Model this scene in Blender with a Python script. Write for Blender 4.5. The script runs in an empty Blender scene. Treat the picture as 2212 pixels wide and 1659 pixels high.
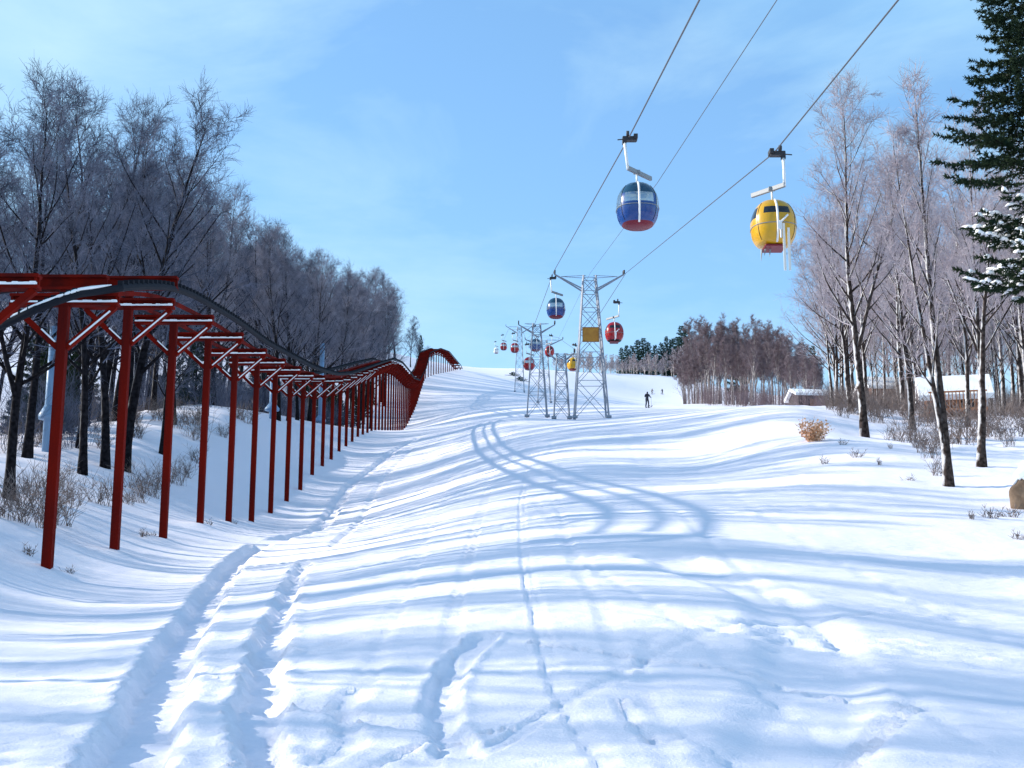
import bpy, bmesh, math, random
import numpy as np
from mathutils import Vector, Matrix

random.seed(7)
rng = np.random.default_rng(7)
R = math.radians
scene = bpy.context.scene
COL = scene.collection

# ------------------------------------------------------------------ camera frame (photo measured on a 2212 x 1659 view of it)
PW, PH, FPX, PITCH, EYE = 2212.0, 1659.0, 3039.0, R(12.0), 1.7
def ray(px, py):
    xc = (px - PW/2)/FPX; yc = (PH/2 - py)/FPX
    c, s = math.cos(PITCH), math.sin(PITCH)
    return xc, c - s*yc, s + c*yc
def at(px, py, Y):
    x, y, z = ray(px, py)
    k = Y/y
    return Vector((x*k, Y, EYE + z*k))

# ------------------------------------------------------------------ object helpers
def link(o, parent=None):
    COL.objects.link(o)
    if parent is not None: o.parent = parent
    return o
def tag(o, label=None, cat=None, group=None, kind=None):
    if label: o['label'] = label
    if cat: o['category'] = cat
    if group: o['group'] = group
    if kind: o['kind'] = kind
    return o
def empty(name, loc=(0,0,0), rz=0):
    o = bpy.data.objects.new(name, None); o.empty_display_size = .3
    o.location = loc; o.rotation_euler = (0,0,rz)
    return link(o)
class MB:
    """collects boxes, bars, tubes and loose faces into one mesh"""
    def __init__(s): s.v = []; s.f = []
    def add(s, verts, faces):
        n = len(s.v); s.v += [tuple(v) for v in verts]; s.f += [tuple(i+n for i in f) for f in faces]
    def box(s, c, size, M=None):
        x, y, z = (q/2 for q in size)
        vs = [Vector((sx*x, sy*y, sz*z)) for sx in (-1,1) for sy in (-1,1) for sz in (-1,1)]
        if M is not None: vs = [M @ v for v in vs]
        c = Vector(c)
        s.add([v+c for v in vs], [(0,1,3,2),(4,6,7,5),(0,4,5,1),(2,3,7,6),(0,2,6,4),(1,5,7,3)])
    def bar(s, a, b, w, h=None):
        """rectangular bar from a to b"""
        a = Vector(a); b = Vector(b); d = b-a; L = d.length; d.normalize()
        h = h or w
        side = d.cross(Vector((0,0,1)))
        if side.length < 1e-3: side = Vector((1,0,0))
        side.normalize(); up = side.cross(d).normalized()
        vs = []
        for p in (a, b):
            for su, sv in ((-1,-1),(1,-1),(1,1),(-1,1)):
                vs.append(p + side*su*w/2 + up*sv*h/2)
        s.add(vs, [(3,2,1,0),(4,5,6,7),(0,1,5,4),(1,2,6,5),(2,3,7,6),(3,0,4,7)])
    def tube(s, path, radii, n=6, cap=True):
        path = [Vector(p) for p in path]; m = len(path)
        if not hasattr(radii, '__len__'): radii = [radii]*m
        vs = []
        u = None
        for i, p in enumerate(path):
            d = (path[min(i+1,m-1)] - path[max(i-1,0)]).normalized()
            if u is None:
                u = d.cross(Vector((.31,.17,.93)))
                if u.length < 1e-3: u = d.cross(Vector((1,0,0)))
            u = (u - d*u.dot(d)).normalized(); w = d.cross(u)
            for k in range(n):
                a = 2*math.pi*k/n
                vs.append(p + (u*math.cos(a) + w*math.sin(a))*radii[i])
        fs = []
        for i in range(m-1):
            for k in range(n):
                k2 = (k+1) % n
                fs.append((i*n+k, i*n+k2, (i+1)*n+k2, (i+1)*n+k))
        if cap:
            fs.append(tuple(range(n-1,-1,-1))); fs.append(tuple((m-1)*n+k for k in range(n)))
        s.add(vs, fs)
    def mesh(s, name, mat, smooth=False):
        me = bpy.data.meshes.new(name)
        me.from_pydata([tuple(v) for v in s.v], [], s.f); me.update()
        if mat: me.materials.append(mat)
        if smooth: me.polygons.foreach_set('use_smooth', [True]*len(me.polygons))
        return me
    def build(s, name, mat, parent=None, smooth=False, bevel=0):
        o = link(bpy.data.objects.new(name, s.mesh(name, mat, smooth)), parent)
        if bevel:
            b = o.modifiers.new('bevel', 'BEVEL'); b.width = bevel; b.segments = 2; b.limit_method = 'ANGLE'
        return o
def from_mesh(name, me, parent=None):
    return link(bpy.data.objects.new(name, me), parent)

# ------------------------------------------------------------------ materials
def mat(name, col, rough=.7, metal=0, noise=None, col2=None, scale=4, spec=.4, bump=0, bscale=20, coat=0):
    m = bpy.data.materials.new(name); m.use_nodes = True
    nt = m.node_tree; b = nt.nodes['Principled BSDF']
    b.inputs['Base Color'].default_value = (*col, 1); b.inputs['Roughness'].default_value = rough
    b.inputs['Metallic'].default_value = metal; b.inputs['Specular IOR Level'].default_value = spec
    b.inputs['Coat Weight'].default_value = coat
    tc = nt.nodes.new('ShaderNodeTexCoord')
    if col2 is not None:
        n = nt.nodes.new('ShaderNodeTexNoise'); n.inputs['Scale'].default_value = scale; n.inputs['Detail'].default_value = 5
        r = nt.nodes.new('ShaderNodeValToRGB')
        r.color_ramp.elements[0].position = .38; r.color_ramp.elements[1].position = .66
        r.color_ramp.elements[0].color = (*col,1); r.color_ramp.elements[1].color = (*col2,1)
        nt.links.new(tc.outputs['Object'], n.inputs['Vector']); nt.links.new(n.outputs['Fac'], r.inputs['Fac'])
        nt.links.new(r.outputs['Color'], b.inputs['Base Color'])
    if bump:
        n2 = nt.nodes.new('ShaderNodeTexNoise'); n2.inputs['Scale'].default_value = bscale; n2.inputs['Detail'].default_value = 6
        bp = nt.nodes.new('ShaderNodeBump'); bp.inputs['Strength'].default_value = bump; bp.inputs['Distance'].default_value = .05
        nt.links.new(tc.outputs['Object'], n2.inputs['Vector']); nt.links.new(n2.outputs['Fac'], bp.inputs['Height'])
        nt.links.new(bp.outputs['Normal'], b.inputs['Normal'])
    return m

def bark_mat(name, dark, light, lit_rime):
    """bark with rime and sunlit white put into the colour of its sunward (-X) side"""
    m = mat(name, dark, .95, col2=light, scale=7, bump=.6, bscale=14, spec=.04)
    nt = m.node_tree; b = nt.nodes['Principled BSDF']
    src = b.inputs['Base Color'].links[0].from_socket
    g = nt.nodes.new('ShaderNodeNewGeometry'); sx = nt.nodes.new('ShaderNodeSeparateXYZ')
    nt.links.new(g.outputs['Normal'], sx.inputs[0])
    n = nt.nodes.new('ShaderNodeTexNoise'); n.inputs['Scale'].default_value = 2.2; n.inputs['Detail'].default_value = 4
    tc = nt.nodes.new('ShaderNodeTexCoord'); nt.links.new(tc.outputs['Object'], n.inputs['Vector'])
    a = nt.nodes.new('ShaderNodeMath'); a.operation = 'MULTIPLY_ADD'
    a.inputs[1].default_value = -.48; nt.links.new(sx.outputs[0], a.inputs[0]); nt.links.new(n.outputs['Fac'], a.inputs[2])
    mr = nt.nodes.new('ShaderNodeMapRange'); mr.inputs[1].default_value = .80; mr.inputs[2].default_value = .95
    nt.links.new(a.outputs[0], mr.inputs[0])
    mu = nt.nodes.new('ShaderNodeMath'); mu.operation = 'MULTIPLY'; mu.inputs[1].default_value = lit_rime
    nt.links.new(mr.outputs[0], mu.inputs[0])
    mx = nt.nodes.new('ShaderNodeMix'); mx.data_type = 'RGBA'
    mx.inputs[7].default_value = (.8,.8,.82,1)  # white for rime and for sunlight, painted on the side facing the sun
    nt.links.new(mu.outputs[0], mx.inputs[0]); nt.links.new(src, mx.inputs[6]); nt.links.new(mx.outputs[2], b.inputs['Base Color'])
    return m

M = {}
M['red'] = mat('red_paint', (.17,.007,.003), .85, col2=(.075,.006,.005), scale=2.2, spec=.06, bump=.15, bscale=30)
M['snowlump'] = mat('snow_lump', (.88,.89,.91), .85, spec=.15, bump=.3, bscale=9)
M['rail'] = mat('rail_dark', (.012,.014,.020), .85, spec=.12)
M['steel'] = mat('galvanised_steel', (.28,.31,.37), .6, metal=.1, col2=(.21,.24,.29), scale=6)
M['cable'] = mat('steel_rope', (.10,.10,.11), .5, metal=.5)
M['sheave'] = mat('dark_sheave', (.03,.03,.035), .6)
M['sign'] = mat('ochre_sign', (.50,.24,.03), .6, col2=(.40,.18,.025), scale=3)
M['white'] = mat('white_paint', (.78,.78,.78), .4)
M['blue'] = mat('cabin_blue', (.003,.045,.21), .28, coat=.4)
M['blued'] = mat('cabin_dark_blue', (.006,.05,.10), .25, coat=.5)
M['yellow'] = mat('cabin_yellow', (.56,.30,.004), .3, coat=.4)
M['redc'] = mat('cabin_red', (.32,.004,.010), .28, coat=.4)
M['redbase'] = mat('cabin_base_red', (.16,.003,.015), .5)
M['black'] = mat('black_rubber', (.02,.02,.022), .6)
M['grey'] = mat('grey_paint', (.22,.24,.26), .5)
M['darkglass'] = mat('dark_pane', (.012,.016,.022), .08, spec=.6)
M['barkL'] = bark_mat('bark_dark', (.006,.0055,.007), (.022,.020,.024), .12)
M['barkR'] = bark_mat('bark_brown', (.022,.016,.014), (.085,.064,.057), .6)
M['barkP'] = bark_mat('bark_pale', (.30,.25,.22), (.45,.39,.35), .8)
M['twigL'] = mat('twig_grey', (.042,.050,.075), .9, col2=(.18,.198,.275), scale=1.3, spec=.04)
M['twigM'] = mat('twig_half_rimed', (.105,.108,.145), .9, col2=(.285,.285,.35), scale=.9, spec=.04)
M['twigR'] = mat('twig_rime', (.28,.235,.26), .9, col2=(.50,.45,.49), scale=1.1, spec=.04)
M['twigB'] = mat('twig_russet', (.14,.10,.11), .9, col2=(.26,.21,.23), scale=.9, spec=.04)
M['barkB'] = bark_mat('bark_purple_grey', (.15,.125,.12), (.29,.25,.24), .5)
M['needle'] = mat('spruce_needles', (.012,.026,.016), .7, col2=(.03,.045,.022), scale=3, spec=.04)
M['needleF'] = mat('fir_needles', (.02,.05,.04), .8, col2=(.05,.085,.07), scale=2, spec=.04)
M['brush'] = mat('brush_stems', (.12,.09,.08), .9, col2=(.26,.22,.21), scale=3, spec=.04)
M['tan'] = mat('dry_tan_leaves', (.55,.30,.16), .85, col2=(.72,.48,.32), scale=8)
M['rock'] = mat('brown_rock', (.13,.085,.055), .9, col2=(.23,.165,.115), scale=3, bump=.8, bscale=6)
M['board'] = mat('brown_boards', (.16,.075,.045), .8, col2=(.22,.11,.07), scale=2)
M['orange'] = mat('orange_boards', (.42,.17,.07), .8)
M['shed'] = mat('dark_boards', (.045,.035,.04), .8)
M['pipe'] = mat('pale_blue_paint', (.20,.34,.52), .5)
M['jacket'] = mat('dark_clothes', (.03,.03,.045), .8)
M['jacketb'] = mat('brown_clothes', (.10,.06,.04), .8)
def glass():
    m = bpy.data.materials.new('clear_pane'); m.use_nodes = True; nt = m.node_tree
    nt.nodes.clear()
    o = nt.nodes.new('ShaderNodeOutputMaterial'); mx = nt.nodes.new('ShaderNodeMixShader')
    t = nt.nodes.new('ShaderNodeBsdfTransparent'); g = nt.nodes.new('ShaderNodeBsdfGlossy')
    t.inputs[0].default_value = (.93,.96,.97,1); g.inputs['Roughness'].default_value = .05
    lw = nt.nodes.new('ShaderNodeLayerWeight'); lw.inputs[0].default_value = .72
    mx.inputs[0].default_value = .62; nt.links.new(t.outputs[0], mx.inputs[1]); nt.links.new(g.outputs[0], mx.inputs[2])
    nt.links.new(mx.outputs[0], o.inputs[0]); return m
M['glass'] = glass()
def snow():
    m = bpy.data.materials.new('snow_cover'); m.use_nodes = True; nt = m.node_tree; b = nt.nodes['Principled BSDF']
    b.inputs['Base Color'].default_value = (.90,.86,.915,1); b.inputs['Roughness'].default_value = .75
    b.inputs['Specular IOR Level'].default_value = .2
    tc = nt.nodes.new('ShaderNodeTexCoord')
    h = None
    for sc, amp, stretch in ((2.2,.05,(.45,1,1)), (9,.018,(.6,1,1)), (45,.008,(1,1,1)), (130,.003,(1,1,1))):
        mp = nt.nodes.new('ShaderNodeMapping'); mp.inputs['Scale'].default_value = stretch
        n = nt.nodes.new('ShaderNodeTexNoise'); n.inputs['Scale'].default_value = sc; n.inputs['Detail'].default_value = 5
        nt.links.new(tc.outputs['Object'], mp.inputs[0]); nt.links.new(mp.outputs[0], n.inputs['Vector'])
        mu = nt.nodes.new('ShaderNodeMath'); mu.operation = 'MULTIPLY_ADD'; mu.inputs[1].default_value = amp
        nt.links.new(n.outputs['Fac'], mu.inputs[0])
        if h is None: mu.inputs[2].default_value = 0
        else: nt.links.new(h, mu.inputs[2])
        h = mu.outputs[0]
    bp = nt.nodes.new('ShaderNodeBump'); bp.inputs['Strength'].default_value = .75; bp.inputs['Distance'].default_value = 1
    nt.links.new(h, bp.inputs['Height']); nt.links.new(bp.outputs['Normal'], b.inputs['Normal'])
    return m
M['snow'] = snow()

# ------------------------------------------------------------------ terrain: a smooth surface through surveyed points
def postX(Y): return -.0349*Y - 7.73 + (.085*(Y-270) if Y > 270 else 0)
ctrl = []
def cp(px, py, Y):
    p = at(px, py, Y); ctrl.append((p.x, p.y, p.z))
def cw(x, y, z): ctrl.append((x, y, z))
cw(0,0,0); cw(0,-28,-4.5); cw(-40,-25,-2); cw(40,-25,-4); cw(0,8.3,1.27); cw(0,15,2.45); cw(1,30,5.2); cw(2,55,10.6)
cw(-2.9,8.3,1.22); cw(2.9,8.3,1.25); cw(-12,10,2.6); cw(12,10,2.0); cw(-30,15,4.0); cw(-25,-5,2)
BASES = [(107,1240),(250,1200),(353,1168),(430,1135),(490,1130),(540,1131),(580,1112),(615,1087),(645,1058),(672,1030),(697,1006),(715,993),(733,978),(748,965),(762,957)]
for i, (px, py) in enumerate(BASES): cp(px, py, 5*(5.26+i))
cp(797,933,115); cp(835,932,140); cp(867,931,177); cp(896,875,225); cp(915,813,276)
cp(957,803,312); cp(984,797,345)
cp(0,1300,22); cp(0,1130,29.5); cp(0,1060,36); cp(150,975,52); cp(300,940,64); cp(500,890,82); cp(640,905,108); cp(719,921,132)
cw(-40,45,10); cw(-30,75,14); cw(-40,110,20); cw(-45,180,37); cw(-60,330,88); cw(-120,60,14); cw(-140,200,45); cw(-140,340,95)
cp(1106,905,92); cp(1250,908,95); cp(1250,895,120); cp(1000,890,175); cp(1100,850,250); cp(1398,884,250); cp(1290,850,330)
cp(1060,797,390); cp(1150,796,420); cp(1420,848,400); cp(1480,850,405); cp(1300,813,500); cp(1450,815,500); cp(1560,850,420)
cp(1868,945,55); cp(2050,1055,35); cp(2122,1004,40); cp(1970,930,60); cp(1760,952,48); cp(1730,892,62); cp(2205,1098,31)
cp(1900,960,46); cp(1800,1100,29); cp(1500,1000,50); cp(2100,1130,27)
cp(2212,1300,19); cp(2050,900,78); cp(1700,886,150); cp(1520,872,225); cp(1750,884,190); cp(2212,900,92); cp(1950,885,120)
cw(60,60,13.5); cw(110,120,25); cw(150,250,50); cw(120,420,86); cw(0,600,108); cw(-100,600,120); cw(120,600,108); cw(0,760,100); cw(-160,760,115); cw(200,760,95)
C = np.array(ctrl)
def warp(x, y): return 3.2*x/(y+45), np.log(y+45)
cu, cvv = warp(C[:,0], C[:,1]); cq = C[:,2]/(C[:,1]+45)
def tps(r2): return np.where(r2 > 1e-12, .5*r2*np.log(np.maximum(r2,1e-12)), 0)
n = len(C)
A = np.zeros((n+3, n+3)); A[:n,:n] = tps((cu[:,None]-cu[None])**2 + (cvv[:,None]-cvv[None])**2) + np.eye(n)*4e-4
A[:n,n] = A[n,:n] = 1; A[:n,n+1] = A[n+1,:n] = cu; A[:n,n+2] = A[n+2,:n] = cvv
W = np.linalg.solve(A, np.concatenate([cq, np.zeros(3)]))
def gza(x, y):
    x = np.asarray(x, float); y = np.asarray(y, float)
    u, v = warp(x.ravel(), y.ravel()); out = W[n] + W[n+1]*u + W[n+2]*v
    for k in range(n): out = out + W[k]*tps((u-cu[k])**2 + (v-cvv[k])**2)
    return (out*(y.ravel()+45)).reshape(x.shape)
def gz(x, y): return float(gza(np.array([x]), np.array([y]))[0])
def hit(px, py):
    """where the sight line through a photo point meets the snow"""
    x, y, z = ray(px, py)
    Y = np.concatenate([np.arange(3,60,.1), np.arange(60,420,.5)]); k = Y/y
    d = EYE + z*k - gza(x*k, Y); i = int(np.argmax(d < 0))
    return (x*k[i], Y[i])

def vnoise(x, y, seed):
    g = np.random.default_rng(seed).random((257,257))
    xi = np.floor(x).astype(int); yi = np.floor(y).astype(int); fx = x-xi; fy = y-yi
    fx = fx*fx*fx*(fx*(fx*6-15)+10); fy = fy*fy*fy*(fy*(fy*6-15)+10)
    a = g[xi%257, yi%257]; b = g[(xi+1)%257, yi%257]; c = g[xi%257,(yi+1)%257]; d = g[(xi+1)%257,(yi+1)%257]
    return (a*(1-fx)+b*fx)*(1-fy) + (c*(1-fx)+d*fx)*fy - .5

ys = [-25,-20,-15,-11,-8,-5,-3,-1,0,1,2,2.8,3.4]
y = 4.0
while y < 24: ys.append(y); y += .062
while y < 765: ys.append(y); y *= 1.0125; y += .02
ys = np.array(ys)
s = np.linspace(-1, 1, 721)
YY = np.repeat(ys[:,None], len(s), 1)
XX = np.sign(s)[None]*np.abs(s)[None]**1.5*(42+.55*np.maximum(YY,0))
ZZ = gza(XX, YY)
near = np.clip((150-YY)/110, 0, 1)
side = np.clip((np.abs(XX-1)-10)/10, 0, 1)                 # rougher under the woods
D = .11*vnoise(XX/7, YY/5, 1) + .035*vnoise(XX/3.1, YY/1.6, 2)
D += near*(.018*vnoise(XX/1.7+.3*YY, YY/.55, 3) + .020*vnoise(XX/.5, YY/.35, 4) + .012*vnoise(XX/.16, YY/.13, 5) + .03*np.clip(vnoise(XX/2.5, YY/1.5, 8)*2-.1,0,1)*vnoise(XX/.11, YY/.09, 9)*2)
D += np.where(XX > 0, 1.5, 1)*side*near*(.22*vnoise(XX/1.4, YY/1.4, 6) + .10*vnoise(XX/.5, YY/.5, 7))
def stroke(pts, width, depth, berm=.35, rough=.3, seed=11, soft=.24):
    """a groove pressed into the snow along a line of ground points"""
    global D
    w = np.array([hit(*p) for p in pts]); t = np.arange(len(w)); tt = np.linspace(0, len(w)-1, len(w)*5)
    w = np.stack([np.interp(tt, t, w[:,0]), np.interp(tt, t, w[:,1])], 1)
    for _ in range(3): w[1:-1] = (w[:-2]+2*w[1:-1]+w[2:])/4
    ok = (YY > w[:,1].min()-3) & (YY < w[:,1].max()+3) & (XX > w[:,0].min()-3) & (XX < w[:,0].max()+3)
    x = XX[ok]; yv = YY[ok]; best = np.full(x.shape, 1e9)
    for a, b in zip(w[:-1], w[1:]):
        d = b-a; L = (d**2).sum()+1e-9
        q = np.clip(((x-a[0])*d[0]+(yv-a[1])*d[1])/L, 0, 1)
        best = np.minimum(best, (x-a[0]-q*d[0])**2 + (yv-a[1]-q*d[1])**2)
    r = np.sqrt(best) + rough*width*(.5*vnoise(x/.13, yv/.13, seed) + .8*vnoise(x/.6, yv/.6, seed+1))
    h = width/2; q = np.clip((h*(1+soft/2)-r)/(h*soft), 0, 1); q = q*q*(3-2*q)
    D[ok] += -depth*q + berm*depth*np.exp(-((r-h*1.4)/(h*.32))**2)*(1+1.6*vnoise(x/.16, yv/.16, seed+2))
stroke([(232,1720),(290,1600),(345,1480),(400,1370),(455,1280),(510,1210),(560,1180)], .47, .16, berm=.12, rough=.13)
stroke([(600,1168),(690,1140),(725,1095),(752,1050),(800,1015),(850,975),(905,945)], .52, .13, berm=.12, rough=.2, seed=21)
stroke([(578,1720),(560,1600),(556,1500),(585,1400),(612,1310),(640,1250),(655,1220)], .30, .10, berm=.25, rough=.5, seed=31)
stroke([(720,1180),(780,1120),(810,1060),(850,1010),(890,970)], .26, .06, berm=.2, seed=41)
stroke([(1440,1200),(1520,1235),(1600,1265),(1690,1300),(1750,1380),(1765,1450),(1730,1560),(1695,1690)], .80, .075, berm=.03, rough=.14, seed=51, soft=1.0)
stroke([(760,1480),(740,1540),(760,1600),(690,1650)], .18, .03, rough=.4, seed=71, soft=.6)
stroke([(1050,1380),(980,1430),(950,1490),(960,1560),(990,1620)], .24, .045, rough=.4, seed=81, soft=.6)
stroke([(1960,1505),(1900,1550),(1840,1610),(1790,1670)], .07, .03, seed=91)
stroke([(1985,1515),(1925,1560),(1865,1620),(1820,1670)], .07, .03, seed=92)
stroke([(1340,1500),(1370,1550),(1420,1600)], .07, .03, seed=93)
stroke([(800,1660),(900,1600),(1100,1560)], .06, .025, seed=95)
stroke([(1150,1390),(1300,1410),(1600,1440),(1900,1500)], .06, .03, seed=96)
stroke([(540,1495),(700,1520),(850,1550),(960,1560)], .16, .035, seed=94, soft=.6)
_r = random.Random(42)
SKI = [[(1300,1660),(1180,1450),(1130,1250),(1120,1080),(1150,960)],[(1450,1660),(1330,1420),(1240,1220),(1190,1060),(1190,950)],[(900,1660),(960,1400),(1010,1180),(1060,1000),(1100,930)],
       [(2100,1600),(1800,1380),(1560,1200),(1420,1060),(1360,960)],[(2200,1400),(1900,1270),(1650,1120),(1500,1010)],[(760,1500),(860,1300),(930,1120),(985,980)],[(1900,1660),(1650,1480),(1420,1330),(1240,1200),(1150,1080)],
       [(1000,1640),(1250,1480),(1550,1360),(1900,1330)],[(700,1400),(1000,1330),(1300,1320),(1600,1380)],[(1600,1640),(1450,1560),(1380,1460),(1400,1380)]]
for k, tr in enumerate(SKI):
    for off in (0, 26):
        stroke([(x+off*(y-800)/800, y) for x, y in tr], .075, .011+.010*_r.random(), berm=.35, rough=.12, seed=200+k, soft=.7)
for i_ in range(22):       # drifted snow round the post feet
    q = 5*(5.26+i_); x0 = postX(q)
    D += .13*np.exp(-(((XX-x0)/.42)**2 + ((YY-q)/.36)**2))
ZZ = ZZ + D
nr, nc = ZZ.shape
idx = np.arange(nr*nc).reshape(nr, nc)
quads = np.stack([idx[:-1,:-1], idx[:-1,1:], idx[1:,1:], idx[1:,:-1]], -1).reshape(-1,4)
me = bpy.data.meshes.new('snow_slope')
me.vertices.add(nr*nc); me.vertices.foreach_set('co', np.stack([XX,YY,ZZ],-1).astype(np.float32).ravel())
me.loops.add(quads.size); me.loops.foreach_set('vertex_index', quads.ravel().astype(np.int32))
me.polygons.add(len(quads)); me.polygons.foreach_set('loop_start', np.arange(0, quads.size, 4, dtype=np.int32))
me.polygons.foreach_set('loop_total', np.full(len(quads), 4, dtype=np.int32))
me.polygons.foreach_set('use_smooth', np.ones(len(quads), dtype=bool))
me.update(calc_edges=True); me.materials.append(M['snow'])
tag(from_mesh('ground', me), kind='structure')

# ------------------------------------------------------------------ red trestle frames and the track they carry
RAILK = np.array([(5,4.9),(8,5.3),(10,5.9),(13,6.6),(15,6.95),(17,6.8),(19,6.75),(20.6,7.05),(25.9,9.08),(30.8,10.5),(33.5,11.05),(40,12.1),(46.6,13.0),(61,15.4),(72.5,17.6),(82,19.75),(97,23.5),(115,28.0),(132,32.2),(150,35.9),(170,39.4),(187,42.2),(210,46.9),(225,51.2),(240,55.3),(270,65.4),(290,71),(310,75),(340,78.6),(350,79)])
_yy = np.arange(5,350,.5); _zz = np.interp(_yy, RAILK[:,0], RAILK[:,1])
for _ in range(12): _zz[1:-1] = (_zz[:-2]+2*_zz[1:-1]+_zz[2:])/4
def railz(Y): return float(np.interp(Y, _yy, _zz))
post_me = MB(); post_me.box((0,0,-.5), (.18,.18,1)); post_me = post_me.mesh('post', M['red'])
def ibeam(mb, L, d, w):
    mb.box((0,0,0), (L, .04, d-.06)); mb.box((0,0,d/2-.03), (L, w, .055)); mb.box((0,0,-d/2+.03), (L, w, .055))
cb = MB(); ibeam(cb, 2.1, .24, .2)
for x in (-1.0, 0.0, 1.0): cb.box((x, -.05, 0), (.03, .06, .17))
beam_me = cb.mesh('crossbeam', M['red'])
sb = MB()
for k in range(22):
    xa = -1.02+2.04*k/22; h = .03+.025*random.random()
    sb.box((xa+.046, -.075, -.065+h/2), (.094, .07+.02*random.random(), h))
beamsnow_me = sb.mesh('snow', M['snowlump'])
brace_me, bsnow_me = {}, {}
for sg in (-1, 1):
    b = MB(); b.bar((sg*.08,0,-.95), (sg*.98,0,-.13), .11, .11); brace_me[sg] = b.mesh('brace', M['red'])
    b = MB(); b.bar((sg*.16,-.045,-.955 + .06), (sg*.90,-.045,-.29+.06), .06, .03) if sg > 0 else b.bar((sg*.12,-.045,-.84), (sg*.40,-.045,-.585), .06, .03)
    bsnow_me[sg] = b.mesh('snow', M['snowlump'])
upper = MB(); ibeam(upper, 3.4, .3, .22); upper_me = upper.mesh('upper_beam', M['red'])
ORD = ['nearest','second','third','fourth','fifth','sixth','seventh','eighth','ninth','tenth','eleventh','twelfth','thirteenth','fourteenth','fifteenth','sixteenth']
i = -1
Y = 5*4.26 - 5
FR = []
while Y + 5 < 344:
    Y += 5; i += 1
    FR.append(Y)
    X = postX(Y); g = gz(X, Y); zb = railz(Y) + (.5 if i == 0 else -.4 if i < 0 else (-.22 if i == 1 else -.34))
    t = empty('trestle_frame', (X, Y, g))
    if i < 0: lab = 'red trestle frame standing outside the left picture edge, nearer than any in view'
    elif i == 0: lab = 'red trestle frame cut off by the left edge, only beam and brace showing'
    elif i <= 16: lab = 'red trestle frame with the thickest post, nearest the photographer' if i == 1 else '%s red trestle frame from the near end, counting feet in the snow' % ORD[i-1]
    else: lab = 'distant red trestle frame in the close-packed upper part of the row'
    tag(t, lab, 'trestle', 'red trestle frames in a row up the slope')
    p = from_mesh('post', post_me, t); p.location = (0,0,zb-g-.12); p.scale = (1,1,zb-g+.6)
    c_ = from_mesh('crossbeam', beam_me, t); c_.location = (0,0,zb-g)
    if i < 24:
        sn = from_mesh('snow', beamsnow_me, c_)
    for sg in (-1,1):
        b_ = from_mesh('brace', brace_me[sg], t); b_.location = (0,0,zb-g)
        if 0 < i < 18: from_mesh('snow', bsnow_me[sg], b_)
    if i in (0,1,2):
        u = from_mesh('upper_beam', upper_me, t); u.location = ((-1.3,-.9,-.6)[i], 0, at(100, 612, Y).z - g)
        st = MB(); st.box((0,.0,0), (.16,.16, at(100,612,Y).z-zb-.28)); s_ = st.build('strut', M['red'], t)
        s_.location = (0,0,(at(100,612,Y).z+zb)/2-g)
track = empty('elevated_track', (postX(25), 25, railz(25)))
tag(track, 'long dark pair of rails undulating up the slope on top of the red trestle frames', 'track')
def local(pts): return [Vector(p)-track.location for p in pts]
tY = [6.0]
while tY[-1] < 343: tY.append(tY[-1]+ (.6 if tY[-1] < 80 else 1.5))
for off in (1.03, -1.03):
    near = [(-190,770,27.5),(-90,738,26.2),(12,700,25.4),(78,668,25.1),(125,650,25.2),(171,635,25.5)] if off > 0 else [(-240,690,31),(-120,652,30.2),(-30,632,29.8),(40,623,29.7)]
    cut = 26.2 if off > 0 else 30.5
    path = [tuple(at(*p)) for p in near] + [(postX(q)+off, q, railz(q)+.02) for q in tY if q > cut]
    r = MB(); r.tube(local(path), .075, 8)
    for a_, b_ in zip(path[:len(near)-1], path[1:len(near)]):
        for u_ in (.2,.5,.8): r.box(Vector(a_).lerp(Vector(b_), u_)+Vector((0,0,.08))-track.location, (.09,.09,.11))
    q = cut+.2
    while q < 342:
        r.box(Vector((postX(q)+off, q, railz(q)+.10))-track.location, (.10,.09,.13)); q += .42 if q < 90 else .9
    ro = r.build('rail', M['rail'], track)
    if off > 0:
        sn = MB()
        pp_ = [Vector(p)+Vector((.02,-.03,.085)) for p in path[1:len(near)+1]]
        pp_ = [pp_[k].lerp(pp_[k+1], u_) for k in range(len(pp_)-1) for u_ in (0,.25,.5,.75)]
        sn.tube([p-track.location for p in pp_], [.012]+[.022+.016*random.random() for _ in range(len(pp_)-2)]+[.012], 6)
        sn.build('snow', M['snowlump'], ro, smooth=True)
for off in (-.55, .5):
    r = MB()
    for a, b in zip(tY[:-1], tY[1:]):
        if a < 27: continue
        r.bar(Vector((postX(a)+off, a, railz(a)-.14))-track.location, Vector((postX(b)+off, b, railz(b)-.14))-track.location, .07, .09)
    r.build('stringer', M['red'], track)

dk = MB(); q = 222.0
while q < 336:
    dk.box(Vector((postX(q), q, railz(q)-.06))-track.location, (1.9,.22,.06)); q += .62
dk.build('deck', M['red'], track)

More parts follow.
